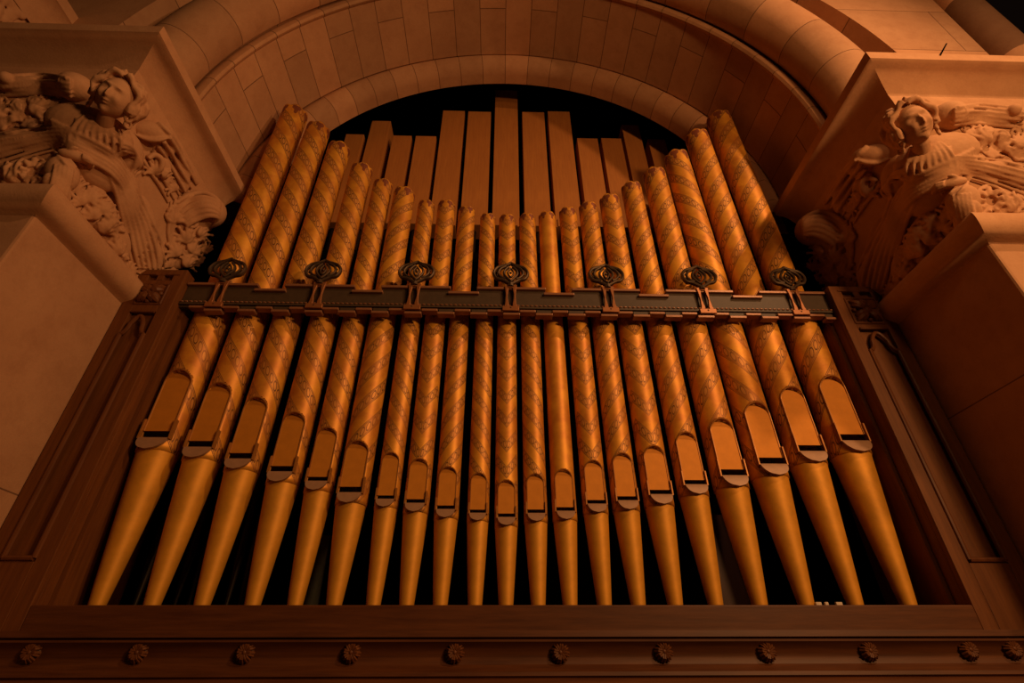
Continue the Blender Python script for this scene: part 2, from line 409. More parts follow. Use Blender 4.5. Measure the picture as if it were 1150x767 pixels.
shared = {}
def build_capital(side):
    right = side == 'right'; fx = mirror_right if right else None
    lab = {'left': 'carved sandstone capital with a winged angel, at the left side of the arch',
           'right': 'carved sandstone capital with a winged angel, brightly lit, at the right side of the arch'}[side]
    base = (SL, SY, 4.5) if not right else mirror_right((SL, SY, 4.5))
    root = thing('carved_capital', lab, 'capital', base)
    class O:  # parented build with correction for root location
        pass
    def bd(mb, name, mat=STONE, parent=root, **kw):
        o = mb.build(name, mat, None, flipx=fx, **kw); o.parent = parent
        bpy.context.view_layer.update()
        o.matrix_parent_inverse = parent.matrix_world.inverted(); return o
    bpy.context.view_layer.update()
    def lshape(prof, yend=4.1, xend=-7.2):
        # prof: list of (offset outwards from the pier faces, z); path follows front face, corner, side face
        P = []
        P.append([(xend, SY-o, z) for o, z in prof]); P.append([(SL+o, SY-o, z) for o, z in prof]); P.append([(SL+o, yend, z) for o, z in prof])
        b = MB(); b.grid(P)
        n = len(prof); b.f.append(tuple(2*n+i for i in range(n))); return b
    # astragal roll
    ap = [(-.05, 4.46), (.0, 4.455), (.015, 4.465)] + [(.005+.13*math.cos(math.radians(a)), 4.60+.13*math.sin(math.radians(a))) for a in range(-75, 76, 15)] + [(.02, 4.74), (-.05, 4.75)]
    bd(lshape(ap, 3.86), 'astragal', auto=35)
    bp = [(-.05, 4.70), (.02, 4.72), (.04, 5.1), (.08, 5.5), (.15, 5.85), (.2, 6.0), (.2, 6.1)]
    bd(lshape(bp, 4.08), 'bell', auto=35)
    abp = [(.12, 5.70)] + [(.13+.26*(1-math.cos(t*PI/2)), 5.76+.54*math.sin(t*PI/2)) for t in [i/10 for i in range(11)]] + [(.42, 6.315), (.42, 6.42), (.40, 6.44), (-.3, 6.44)]
    bd(lshape(abp, 4.08), 'abacus', auto=35)
    if right:
        bell, aba, ast = shared['surf']
    else:
        bell, aba, ast = lshape(bp, 4.08), lshape(abp, 4.08), lshape(ap, 3.86); shared['surf'] = (bell, aba, ast)
    V = .0085
    if right:                       # the mirror twin: same carved meshes, flipped
        def twin(src, par):
            me = src.data.copy(); me.name = src.data.name
            for v in me.vertices: v.co = mirror_right(tuple(v.co))
            me.flip_normals()
            o = bpy.data.objects.new(src.name.split('.')[0], me); COL.objects.link(o); o.parent = par
            bpy.context.view_layer.update(); o.matrix_parent_inverse = par.matrix_world.inverted(); return o
        made = {}
        for src, parname in shared['parts']:
            made[src] = twin(src, made[parname] if parname else root)
        return root
    parts = []
    def part(mb, name, par=None, rm=V):
        o = bd(mb, name, parent=par or root, remesh=rm); parts.append((o, par)); return o
    bell = lshape([(-.05, 2.5), (.01, 4.6)]+bp[1:], 6.5, -9)      # guide surface for the carving, never linked
    R = Relief([bell, aba])
    # ================= masses of the body and robe
    body = MB()
    R.blob(body, 102, 149, 42, 27, -14, .62, 3)           # chest
    R.blob(body, 74, 152, 24, 17, 18, .60, 2)             # near shoulder and sleeve root
    R.blob(body, 136, 168, 26, 22, -50, .55, 0)           # far shoulder
    R.blob(body, 106, 182, 34, 26, -40, .50, 0)           # waist
    R.blob(body, 136, 216, 36, 20, -62, .42, 0)           # thigh under the robe
    R.blob(body, 156, 262, 44, 19, -80, .34, 0)           # hanging panel of the robe
    R.blob(body, 162, 288, 26, 20, -80, .30, 0)
    R.blob(body, 40, 160, 34, 11, 8, .75, 2)              # trailing sleeve
    R.blob(body, 6, 168, 34, 12, 12, .7, 0)
    R.blob(body, 70, 196, 16, 20, 10, .7, 1)              # knee
    R.blob(body, 64, 212, 12, 18, 5, .6, 0)
    R2 = Relief([bell, aba, body])
    # folds
    f = body
    for i in range(8):                                    # gathered pleats over the chest
        t = i/7
        R2.ridge(f, [(96+34*t, 128+9*t), (84+50*t, 140+10*t), (78+58*t, 154+6*t), (80+54*t, 166+4*t)], [1.0, 1.7, 1.7, 1.0], lift=.9)
    for i in range(6):                                    # drapery bundle crossing the body
        o = i*5.0
        R2.ridge(f, [(56+o*.35, 134+o*.9), (78+o*.2, 146+o*.95), (104-o*.1, 158+o*.9), (130-o*.25, 174+o*.8), (146-o*.35, 200+o*.5), (154-o*.45, 232), (158-o*.6, 262)],
                 [1.4, 2.3, 2.6, 2.6, 2.4, 2.0, 1.2], lift=.55)
    for i in range(7):                                    # fan of the trailing sleeve
        t = i/6
        R2.ridge(f, [(78-8*t, 143+24*t), (54-8*t, 144+28*t), (26-6*t, 147+34*t), (-4, 152+38*t), (-20, 158+38*t)], [1.2, 1.6, 1.9, 1.9, 1.6], lift=1.5)
    for i in range(7):                                    # pleats below the neckline
        t = i/6
        R2.ridge(f, [(100+26*t, 131+6*t-6*abs(t-.5)), (90+42*t, 146+5*t), (88+50*t, 162-2*t)], [1.2, 2.2, 1.2], lift=.6)
    R2.ridge(f, [(92, 134), (104, 140), (118, 141), (132, 136)], [1.4, 2, 2, 1.4], lift=.5)
    for i in range(7):                                    # long folds of the hanging robe
        t = i/6
        R2.ridge(f, [(122+26*t, 196-2*t), (132+26*t, 224), (139+33*t, 252), (144+38*t, 280), (150+34*t, 302)], [1.2, 2.2, 2.0, 1.8, 1.2], lift=.45)
    for i in range(5):
        R2.ridge(f, [(62+5*i, 184+i), (60+5*i, 198), (56+5*i, 214), (54+5*i, 224)], [1, 1.7, 1.6, 1], lift=.4)
    for i in range(4):                                    # looped folds at the far elbow
        R2.ridge(f, [(132+4*i, 160+5*i), (146+3*i, 164+5*i), (153+2*i, 178+4*i), (148-i, 192+3*i)], [1.2, 2.0, 2.0, 1.2], lift=.5)
    # ================= angel: head, neck, hands
    a = MB()
    R3 = Relief([bell, aba, body])
    hd_p = Vector(atK(131, 110, -5.41))
    look = (Vector((.30, -.78, -.50))).normalized(); xr = look.cross(Vector((0, 0, 1))).normalized(); zz = xr.cross(look)
    roll_ = Matrix.Rotation(math.radians(-16), 3, look)
    rot = roll_ @ Matrix((xr, look, zz)).transposed(); xr, zz = roll_ @ xr, roll_ @ zz
    def face(d, q):
        g = lambda x, z, sx, sz: math.exp(-((d.x-x)/sx)**2-((d.z-z)/sz)**2) if d.y > 0 else 0
        k = .034*g(0, -.10, .10, .22)+.016*g(0, -.26, .15, .09)
        for s_ in (-1, 1):
            k -= .024*g(s_*.33, .08, .18, .13); k += .020*g(s_*.34, .05, .10, .06)
            k += .016*g(s_*.32, .30, .24, .07); k += .016*g(s_*.48, -.25, .2, .2)
        k += .020*g(0, -.47, .20, .045)+.016*g(0, -.60, .15, .05)-.014*g(0, -.53, .22, .02)-.012*g(0, -.7, .25, .05)
        k += .024*g(0, -.86, .22, .13)
        return q+d*k
    a.ell(hd_p, (.120, .134, .160), rot, 56, 44, face)
    n0 = Vector(R3.hit(118, 137)[0]); a.tube([hd_p-zz*.06-look*.02, (hd_p-zz*.12)*.5+n0*.5, n0, n0-look*.05], [.065, .056, .062, .065], 14)
    R3.blob(a, 85, 175, 15, 6.5, -16, 1.0, 5)
    for i in range(4): R3.ridge(a, [(92, 174+i*2.2), (100, 177+i*2.4), (105, 182+i*2.2)], [2.2, 2.0, 1.4], lift=1.2)
    R3.ridge(a, [(74, 170), (82, 166), (88, 167)], [2.2, 2.0, 1.4], lift=1.2)
    angel = part(a, 'angel_figure', rm=.0075)
    for i in range(5):
        R2.ridge(body, [(60+7*i, 168-2*i), (66+8*i, 176-i), (78+8*i, 188)], [1.1, 2.0, 1.2], lift=.6)
    for i in range(4):
        R2.ridge(body, [(86+9*i, 132+1*i), (84+11*i, 150), (90+10*i, 168)], [1.0, 1.8, 1.0], lift=.6)
    robe = part(body, 'robe', angel)
    # ---- hair: wavy locks from the parting, swept back
    h = MB(); h.ell(hd_p+zz*.045-look*.045, (.146, .13, .150), rot, 24, 18); rnd = random.Random(3)
    for sgn in (-1, 1):
        for i in range(7):
            pts = []; ph = rnd.random()*6
            for j in range(10):
                s_ = j/9; an = sgn*(.08+(1.95+.05*i)*s_); Rr = .140+.014*math.sin(s_*12+ph)+.010*(i % 2)
                pts.append(hd_p + xr*math.sin(an)*Rr*1.05 + zz*(math.cos(an)*Rr*1.22+.01) + look*(.075-.030*i-.035*s_))
            h.tube(pts, [.023+.007*math.sin(j*1.6+ph) for j in range(10)], 7)
        for i in range(3):
            c_ = hd_p+xr*sgn*(.125+.01*i)-zz*(.05+.045*i)+look*(.02-.03*i); h.torus(c_, .024, .013, look*.6+xr*sgn*.8, 12); 
    part(h, 'hair', angel, rm=.0075)
    # ================= wings
    w = MB()
    R.blob(w, 88, 102, 18, 16, 0, 1.0, 5); R.blob(w, 78, 97, 17, 11, 0, .7, 1); R.blob(w, 40, 97, 44, 11, 1, .45, 0)
    Rw = Relief([bell, aba, w])
    for i in range(5):
        y0 = 88+i*4.6; Rw.ridge(w, [(80, y0+2), (56, y0-1), (30, y0), (8, y0+1), (-6, y0+2)], [1.9, 2.1, 2.1, 1.8, 1], lift=.7)
    Rw.ridge(w, [(76, 88), (50, 84), (24, 85), (0, 86)], [2.4, 2.4, 2.4, 2.4], lift=.6); Rw.blob(w, 8, 89, 7, 7, lift=4)
    for (x, y) in ((68, 90), (62, 98), (70, 104), (66, 112)): Rw.volute(w, x, y, 4.5, x, 1.1)
    part(w, 'wing')
    w = MB()
    R.blob(w, 170, 148, 22, 12, -12, .9, 2); R.blob(w, 182, 160, 15, 16, -45, .6, 0); R.blob(w, 200, 188, 28, 11, -60, .40, 0)
    Rw = Relief([bell, aba, w])
    for i in range(6):
        Rw.ridge(w, [(190-6*i, 154+5*i), (200-6*i, 170+5*i), (211-6.2*i, 190+4*i), (221-6.4*i, 208+4*i)], [2.2, 2.1, 1.9, 1.1], lift=.5)
    Rw.ridge(w, [(178, 138), (192, 152), (206, 176), (222, 206)], [2.4, 2.4, 2.4, 1.6], lift=.5)
    Rw.ridge(w, [(150, 150), (164, 156), (178, 157), (190, 154)], [1.2, 2.2, 2.2, 1.2], lift=.5)
    part(w, 'wing')
    # ================= foliage
    def field(name, masses, leaves, volutes, seed, extra=None):
        b = MB(); rn = random.Random(seed)
        for mm in masses: R.blob(b, *mm)
        if not masses: R.blob(b, leaves[0][0], leaves[0][1], 6, 6, 0, .4, 0)
        Rf = Relief([bell, aba, b])
        for (x, y, sz, an) in leaves: Rf.leaf(b, x, y, sz, an, 6, 2.5, .9, rn.choice((-1, 1)))
        for (x, y, sz, a0, sg) in volutes: Rf.volute(b, x, y, sz, a0, 1.3, sg)
        if extra: extra(b, Rf)
        return part(b, name)
    field('scroll_foliage', [(44, 122, 26, 11, 0, .5, 0), (12, 134, 20, 12, 0, .4, 0)],
          [(38, 128, 20, 1.0), (58, 124, 16, .5), (20, 134, 18, 1.9), (30, 144, 15, 1.2), (4, 128, 18, 2.3), (50, 134, 12, .2), (0, 146, 16, 1.5), (-10, 118, 14, 2)],
          [(52, 112, 8, .5, 1), (36, 112, 7, 2, -1), (20, 118, 7, 1, 1), (28, 134, 6, 1, -1), (8, 136, 6, 3, 1), (40, 138, 5, 0, 1), (4, 112, 7, 1, 1)], 3)
    def wheel(b, Rf):
        for k in range(9):
            an = k*2*PI/9; Rf.ridge(b, [(36+6*math.cos(an), 193+6*math.sin(an)), (36+15*math.cos(an), 193+14*math.sin(an))], [1.6, 3], lift=.7)
        Rf.ridge(b, [(36+18*math.cos(t), 193+17*math.sin(t)) for t in np.linspace(PI*.9, 2.25*PI, 14)], 2.2, lift=.7)
    field('pierced_foliage', [(34, 196, 24, 16, 0, .3, 0)],
          [(10, 206, 18, 1.9), (58, 208, 16, 1.0), (-6, 200, 16, 1.5), (24, 212, 12, .7), (46, 214, 12, 2.2), (60, 190, 12, .6), (4, 192, 15, 2.6)],
          [(20, 206, 5, 0, 1), (45, 206, 5, 2, -1), (4, 182, 8, 1, 1), (62, 200, 5, 1, -1), (-6, 186, 6, 1, 1), (14, 192, 5, 2, 1)], 4, wheel)
    field('leaf_cluster', [(108, 236, 26, 20, -45, .35, 0), (128, 268, 26, 16, -50, .3, 0)],
          [(90, 230, 20, 1.8), (104, 246, 20, 1.5), (118, 262, 20, 1.4), (132, 286, 20, 1.7), (100, 226, 20, .9), (116, 240, 18, .7), (84, 216, 18, 1.2), (124, 256, 18, .9), (138, 302, 16, 1.5), (112, 216, 15, 1.3), (146, 306, 13, 1.1)],
          [(97, 240, 7, 1, 1), (127, 242, 7, 2, -1), (112, 256, 6, 1, 1), (92, 222, 6, 1, -1), (128, 272, 6, 1, 1), (140, 290, 5, 1, -1), (110, 228, 6, 0, 1)], 5)
    def crocket(b, Rf):
        for i in range(6):
            t = i/5
            Rf.ridge(b, [(198+12*t, 228+26*t), (212+8*t, 219+28*t), (230+4*t, 217+25*t), (245-1*t, 226+18*t), (246-5*t, 240+10*t)], [1.6, 2.5, 2.8, 2.4, 1.2], lift=1.0)
        Rf.volute(b, 236, 230, 8, 0, 1.3, 1); Rf.volute(b, 216, 250, 7, 1, 1.3, -1)
        for i in range(5): Rf.ridge(b, [(212-5*i, 214+3*i), (203-3*i, 228+4*i), (197-2*i, 246+4*i), (192, 270+3*i)], [1.2, 2.1, 2.0, 1.2], lift=.5)
        Rf.ridge(b, [(166, 178), (174, 174), (182, 180), (180, 190), (172, 194)], [2.2, 2.8, 2.8, 2.4, 1.6], lift=.9)
    field('drooping_crocket', [(228, 236, 22, 20, -10, .9, 3), (210, 254, 22, 26, -20, .45, 0), (200, 284, 22, 18, 0, .3, 0), (178, 186, 13, 14, 0, .4, 0)],
          [(196, 250, 20, 1.7), (206, 272, 19, 1.3), (196, 288, 18, 1.6), (216, 284, 18, 1.2), (224, 266, 15, .7), (210, 300, 15, 1.3), (190, 300, 13, 1.6), (222, 296, 14, 1.5), (172, 196, 17, 1.3), (184, 202, 15, .7), (196, 214, 14, 1.9), (230, 282, 12, 1.0)],
          [(205, 246, 6, 1, 1), (196, 268, 6, 2, -1), (214, 272, 6, 1, 1), (204, 286, 6, 0, 1), (222, 280, 5, 2, -1), (190, 206, 5, 1, 1)], 6, crocket)
    shared['parts'] = parts
    return root
capL = build_capital('left'); capR = build_capital('right')

# fragment of the next capital, upper left corner
nx = thing('upper_capital', 'fragment of a higher carved capital in the top left corner above the ledge', 'capital', (-4.6, 2.72, 6.5))
def under(mb, name, mat, par, **kw):
    o = mb.build(name, mat, None, **kw); o.parent = par; bpy.context.view_layer.update()
    o.matrix_parent_inverse = par.matrix_world.inverted(); return o
b = MB(); pr_ = [(0.0, 7.42), (.0, 7.52), (-.02, 7.54), (-.5, 7.54)]
lp = [(-.16, 7.1), (-.12, 7.3), (-.03, 7.41), (0, 7.42), (0, 7.56), (-.3, 7.56)]
b.grid([[(-4.58+o, 2.75, z) for o, z in lp], [(-4.58+o, 2.0-o, z) for o, z in lp], [(-7.2, 2.0-o, z) for o, z in lp]])
under(b, 'abacus', STONE, nx, auto=35)
under(MB().box(-7.2, -4.78, 2.2, 2.75, 6.45, 7.45), 'bell', STONE, nx, smooth=False)
seed_ = MB().box(-7.2, -4.78, 2.2, 2.75, 6.45, 7.45); f = MB(); f.ell((-5.6, 2.25, 6.9), (.9, .12, .45)); rnd = random.Random(8); Ru = Relief([seed_, f])
for i in range(26):
    Ru.leaf(f, rnd.uniform(-6, 66), rnd.uniform(-4, 24), rnd.uniform(10, 18), rnd.uniform(.6, 2.6), 5)
for i in range(8): Ru.volute(f, rnd.uniform(0, 60), rnd.uniform(0, 24), 5, rnd.uniform(0, 6))
under(f, 'scroll_foliage', STONE, nx, remesh=.013)

# ------------------------------------------------------------------ organ case
case = thing('cornice', 'dark oak sill and moulded cornice with carved rosettes under the gilded pipes', 'cornice', (0.09, 3.6, 1.2))
PL0, PL1 = -3.41, -2.965
PR0, PR1 = 3.17, 3.67
ZS = 2.02                   # top of sill
def pilaster(x0, x1, ztop, inner):
    side_ = 'left' if inner < 0 else 'right'
    case = thing('pilaster', 'dark oak pilaster with sunk panel and carved leaf square, on the %s of the pipes' % side_, 'pilaster', ((x0+x1)/2, 3.8, 1.87))
    b = MB(); b.box(x0, x1, 3.74, 3.84, 1.86, ztop)
    o = under(b, 'shaft', WOOD_V, case, smooth=False, bevel=.008)
    cxp = (x0+x1)/2; hw = (x1-x0)/2
    out = 1 if inner < cxp else -1
    # frame members leave a sunk panel
    f = MB()
    sl = .11; sr = .11
    f.box(x0, x0+sl, 3.70, 3.745, 1.86, ztop); f.box(x1-sr, x1, 3.70, 3.745, 1.86, ztop)
    f.box(x0+sl, x1-sr, 3.70, 3.745, 1.86, 2.28); zt = ztop-.62
    f.box(x0+sl, x1-sr, 3.70, 3.745, zt+.12, ztop-.13); f.box(x0+sl, x1-sr, 3.70, 3.745, ztop-.07, ztop)
    f.box(cxp-.03, cxp+.03, 3.70, 3.745, ztop-.13, ztop-.07)
    under(f, 'frame', WOOD_V, case, smooth=False, bevel=.005)
    # ogee-headed moulding round the panel
    mm = MB(); xa, xb = x0+sl+.012, x1-sr-.012; w = (xb-xa)
    pts = [(xa, 3.70, 2.30), (xa, 3.70, zt-.12)]
    for t in np.linspace(0, 1, 9)[1:]: pts.append((xa+w*.22*math.sin(t*PI/2), 3.70, zt-.12+.10*(1-math.cos(t*PI/2))))
    for t in np.linspace(0, 1, 9)[1:]: pts.append((xa+w*.22+w*.28*t, 3.70, zt-.02+.09*math.sin(t*PI/2)))
    pts2 = [(xa+xb-p[0], p[1], p[2]) for p in pts[::-1]]
    mm.tube(pts, .018, 8); mm.tube(pts2, .018, 8); mm.tube([(xa, 3.70, 2.30), (xb, 3.70, 2.30)], .018, 8)
    mm.tube([(xa, 3.70, zt+.12), (xb, 3.70, zt+.12)], .012, 8)
    under(mm, 'panel_moulding', WOOD_C, case)
    # carved four-leaf square over the panel
    c = MB(); cz = ztop-.30; s = min(w*.5, .15)
    for k in range(4):
        an = PI/4+k*PI/2
        for q in (-.28, 0, .28):
            d = (math.cos(an+q), math.sin(an+q)); L = s*(1.25 if q == 0 else 1.0)
            c.tube([(cxp+d[0]*L*t, 3.70-.028*math.sin(PI*t), cz+d[1]*L*t) for t in (.1, .35, .6, .85, 1)], [.010, .028, .032, .026, .010], 7)
    c.ell((cxp, 3.685, cz), (.035, .03, .035), n=12, k=8); c.torus((cxp, 3.695, cz), .06, .012, (0, -1, 0))
    for (xx, zz_) in ((-1, 0), (1, 0), (0, 1), (0, -1)):
        c.ell((cxp+xx*s*.85, 3.69, cz+zz_*s*.85), (.022, .02, .022), n=10, k=6)
    s2 = s*1.13
    for (x_, y_, x2, y2) in ((-1, -1, 1, -1), (1, -1, 1, 1), (1, 1, -1, 1), (-1, 1, -1, -1)):
        c.tube([(cxp+x_*s2, 3.70, cz+y_*s2), (cxp+x2*s2, 3.70, cz+y2*s2)], .010, 6)
    under(c, 'carved_leaf_square', WOOD_C, case)
    for xx in (-1, 1):
        sm = MB().box(cxp+xx*.11-.065, cxp+xx*.11+.065, 3.694, 3.705, ztop-.068, ztop-.054)
        under(sm, 'slot_sill', WOOD_C, case, smooth=False)
    xr0 = inner-.01 if inner < 0 else inner-.03
    under(MB().box(xr0, xr0+.04, 3.84, 4.5, 1.98, ztop-.1), 'return_board', WOOD_V, case, smooth=False)
pilaster(PL0, PL1, 4.86, PL1); pilaster(PR0, PR1, 4.78, PR0)
# sill, soundboard
under(MB().box(PL1-.0, PR0+.0, 3.70, 3.86, 1.86, ZS), 'sill', WOOD_H, case, smooth=False, bevel=.008)
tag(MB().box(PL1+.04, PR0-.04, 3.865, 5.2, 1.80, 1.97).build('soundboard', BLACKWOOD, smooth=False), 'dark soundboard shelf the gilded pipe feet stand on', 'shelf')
corn = MB(); cp = [(3.76, 1.87), (3.66, 1.87), (3.655, 1.835), (3.68, 1.83), (3.68, 1.815), (3.60, 1.818), (3.60, 1.806), (3.63, 1.785), (3.645, 1.76), (3.65, 1.72), (3.64, 1.69), (3.60, 1.662), (3.575, 1.652), (3.57, 1.632), (3.585, 1.622), (3.56, 1.612), (3.54, 1.59), (3.54, 1.52), (3.62, 1.48), (3.8, 1.3), (3.8, 1.0)]
corn.grid([[(x, y-.03, z) for y, z in cp] for x in (-4.4, 4.6)])
under(corn, 'cornice', WOOD_H, case, auto=30)
under(MB().box(-4.4, 4.6, 3.78, 3.9, .2, 1.85), 'plinth_panel', WOOD_H, case, smooth=False)
def rosette(px, py):
    p = at(px, py, 3.60); b = MB(); c = Vector((p[0], 3.605, p[2]-.008)); R = .053
    b.ell(c+Vector((0, .02, 0)), (R*.95, .035, R*.95), n=20, k=10)
    for k in range(8):
        an = k*PI/4+.2; d = Vector((math.cos(an), 0, math.sin(an))); t = Vector((-math.sin(an), 0, math.cos(an)))
        for s_ in (-1, 1):
            b.tube([c+d*R*.25+Vector((0, -.022, 0)), c+d*R*.65+t*s_*.008+Vector((0, -.026, 0)), c+d*R*1.0+t*s_*.013+Vector((0, -.004, 0))], [.006, .0085, .006], 6)
    b.ell(c+Vector((0, -.02, 0)), (.014, .012, .014), n=10, k=6); b.torus(c+Vector((0, -.02, 0)), .021, .006, (0, -1, 0), 14)
    under(b, 'rosette', WOOD_C, case)
for px, py in ((36, 731), (156, 731), (276, 731), (395, 731), (511, 731), (629, 731), (745, 730), (861, 730), (975, 729), (1087, 728), (1136, 727)): rosette(px, py)

# ------------------------------------------------------------------ rail holding the pipes
rail = thing('pipe_rail', 'dark notched rail with pierced ornaments running across the gilded pipes', 'rail', (.1, 3.79, 4.44))
RX0, RX1 = -2.96, 3.165; RF = 3.775
RZ = lambda y: at(573, y, RF)[2]
zt_hi, zt_lo = RZ(323.5), RZ(329); zb = RZ(349)
brk = [at(x, 340, RF)[0] for x in (243, 355, 464, 573.5, 684, 791, 893)]
step = (brk[-1]-brk[0])/6; dips = [brk[0]+step*(i+.5) for i in range(6)]
# board whose top steps down at each dip
poly = [(RX0, zb), (RX1, zb)]; top = []
for d in dips[::-1]: top += [(d+.135, zt_hi-.02), (d+.135, zt_lo-.02), (d-.135, zt_lo-.02), (d-.135, zt_hi-.02)]
poly += [(RX1, zt_hi-.02)]+top+[(RX0, zt_hi-.02)]
under(MB().prism(poly, 'y', RF+.012, RF+.045), 'board', RAILBOARD, rail, smooth=False)
c = MB(); xs = [RX0]+sum([[d-.125, d+.125] for d in dips], [])+[RX1]
for i in range(0, len(xs)-1):
    hi = i % 2 == 0; z = zt_hi if hi else zt_lo; e = .0 if hi else .022
    c.box(xs[i]-e, xs[i+1]+e, RF-.02, RF+.05, z-.028, z)
under(c, 'coping', RAILTRIM, rail, smooth=False, bevel=.006)
n_t = 18; per = step/3; x = brk[0]-per*.5
down = []; 
b1 = MB(); k = -1
xx = brk[0]-per*1.0
while xx < RX1-.05:
    for up_, (xa, xb) in ((False, (xx+per*.74, xx+per*1.26)), (True, (xx+per*.26, xx+per*.74))):
        xa = max(xa, RX0); xb = min(xb, RX1)
        if xb-xa < .03: continue
        z = zb-.0 if up_ else zb-.034
        t = MB().box(xa, xb, RF-.02, RF+.05, z-.026, z); under(t, 'dentil', RAILTRIM, rail, smooth=False, bevel=.005)
        if not up_: b1.box(xa+.012, xb-.012, RF+.0, RF+.04, z-.01, zb+.01)
    xx += per
under(b1, 'dentil_web', RAILBOARD, rail, smooth=False)
bd_ = MB(); zz0 = RZ(345.5)
under(MB().box(RX0, RX1, RF-.012, RF+.02, zz0-.016, zz0+.012), 'lower_bead', RAILBOARD, rail, smooth=False)
x = RX0+.02
while x < RX1: bd_.ell((x, RF-.014, zz0+.012), (.017, .010, .008), n=8, k=5); x += .042
tag(under(bd_, 'beading', RAILTRIM, rail), kind='stuff')
def pierced_bracket(x):
    s = MB(); zt, z0 = zt_hi+.015, zb-.01
    # strap with long hole: two cheeks and bridges
    zm = (zt+z0)/2+.01
    for sg in (-1, 1):
        s.prism([(x+sg*.020, z0+.03), (x+sg*.062, z0+.03), (x+sg*.052, z0+.08), (x+sg*.046, zm), (x+sg*.052, zt-.06), (x+sg*.060, zt), (x+sg*.020, zt), (x+sg*.020, zt-.05), (x+sg*.030, zm+.02), (x+sg*.030, zm-.02), (x+sg*.018, z0+.07)][::sg], 'y', RF-.034, RF-.008)
    s.box(x-.078, x+.078, RF-.038, RF-.008, z0-.012, z0+.04); s.box(x-.03, x+.03, RF-.034, RF-.008, zt-.035, zt+.03)
    br = under(s, 'bracket', BRONZE, rail, bevel=.004)
    hb = MB(); hb.ell((x, RF-.037, z0+.02), (.009, .006, .009), n=10, k=6); hb.ell((x, RF-.036, zt+.0), (.009, .006, .009), n=10, k=6)
    for o in (under(hb, 'screw', IRON, br),): pass
    o = MB(); cz = zt+.14; y = RF-.03; V3 = lambda a, b: (x+a, y, cz+b*1.25)
    def loop(pts, r, closed=True):
        q = smoothpath([V3(*p) for p in (pts+[pts[0]] if closed else pts)], 6); o.tube(q, r, 8, flat=.7)
    # outline: pointed top, lobed sides, waisted foot
    loop([(0, .105), (.045, .085), (.085, .075), (.135, .055), (.165, .005), (.14, -.05), (.085, -.065), (.045, -.085), (0, -.105), (-.045, -.085), (-.085, -.065), (-.14, -.05), (-.165, .005), (-.135, .055), (-.085, .075), (-.045, .085)], .023)
    for sg in (-1, 1):
        loop([(sg*.045, .075), (sg*.10, .045), (sg*.12, -.005), (sg*.09, -.04), (sg*.055, -.055)], .019, False)
        loop([(sg*.02, .07), (sg*.058, .03), (sg*.062, -.01), (sg*.03, -.05), (0, -.075)], .018, False)
        loop([(sg*.135, .02), (sg*.112, .005), (sg*.135, -.02)], .011, False)
    loop([(0, .055), (.028, .01), (0, -.035), (-.028, .01)], .014)
    o.ell(V3(0, .01), (.014, .014, .014), n=10, k=6); o.ell(V3(0, .105), (.018, .018, .022), n=10, k=6)
    o.tube([V3(0, -.1), V3(0, -.13)], [.03, .03], 8)
    tag(under(o, 'pierced_ornament', IRON, br), label='dark pierced bronze ornament')
for x in brk: pierced_bracket(x)

# ------------------------------------------------------------------ gilded display pipes
edges = [(195,243),(246,288),(292,329),(334,368),(374,403),(407,438),(444,467),(472.6,497),(502,525),(533,553.5),(558.7,580.5),(586,608),(613,636),(641,665),(669.6,695.7),(699,728),(732,762),(766.5,802),(805.6,845),(848.5,889),(891.7,937)]
slotc = [487.5,498.5,512,526.6,538,550,558.6,563,570,574.5,579,574.5,572,564,560,553,542,531,518,504,492]
archt = [416,431,447,464,481,496,509,516,525,532,540,533,528,518,510,502,487,472,454,437,425]
topy = [117,136,158,182,200,209,224,224,231,239,240,239,237,232,226,217,203,187,167,144,123]
footx = [113,173,230,288,334,382,424,463,501,537,571,606,642,681,719,762,808,857,909,963,1016]
topx = [337,361,382,410,432,452,478,498,520,545,567,590,611,635,656,680,705,731,753,774,801]
styles = ['left','left','left','left','left','right','left','diamond','right','left','diamond','left','plain','diamond','right','diamond','right','right','left','right','right']
NUM = ['first','second','third','fourth','fifth','sixth','seventh','eighth','ninth','tenth']
PY = 4.0
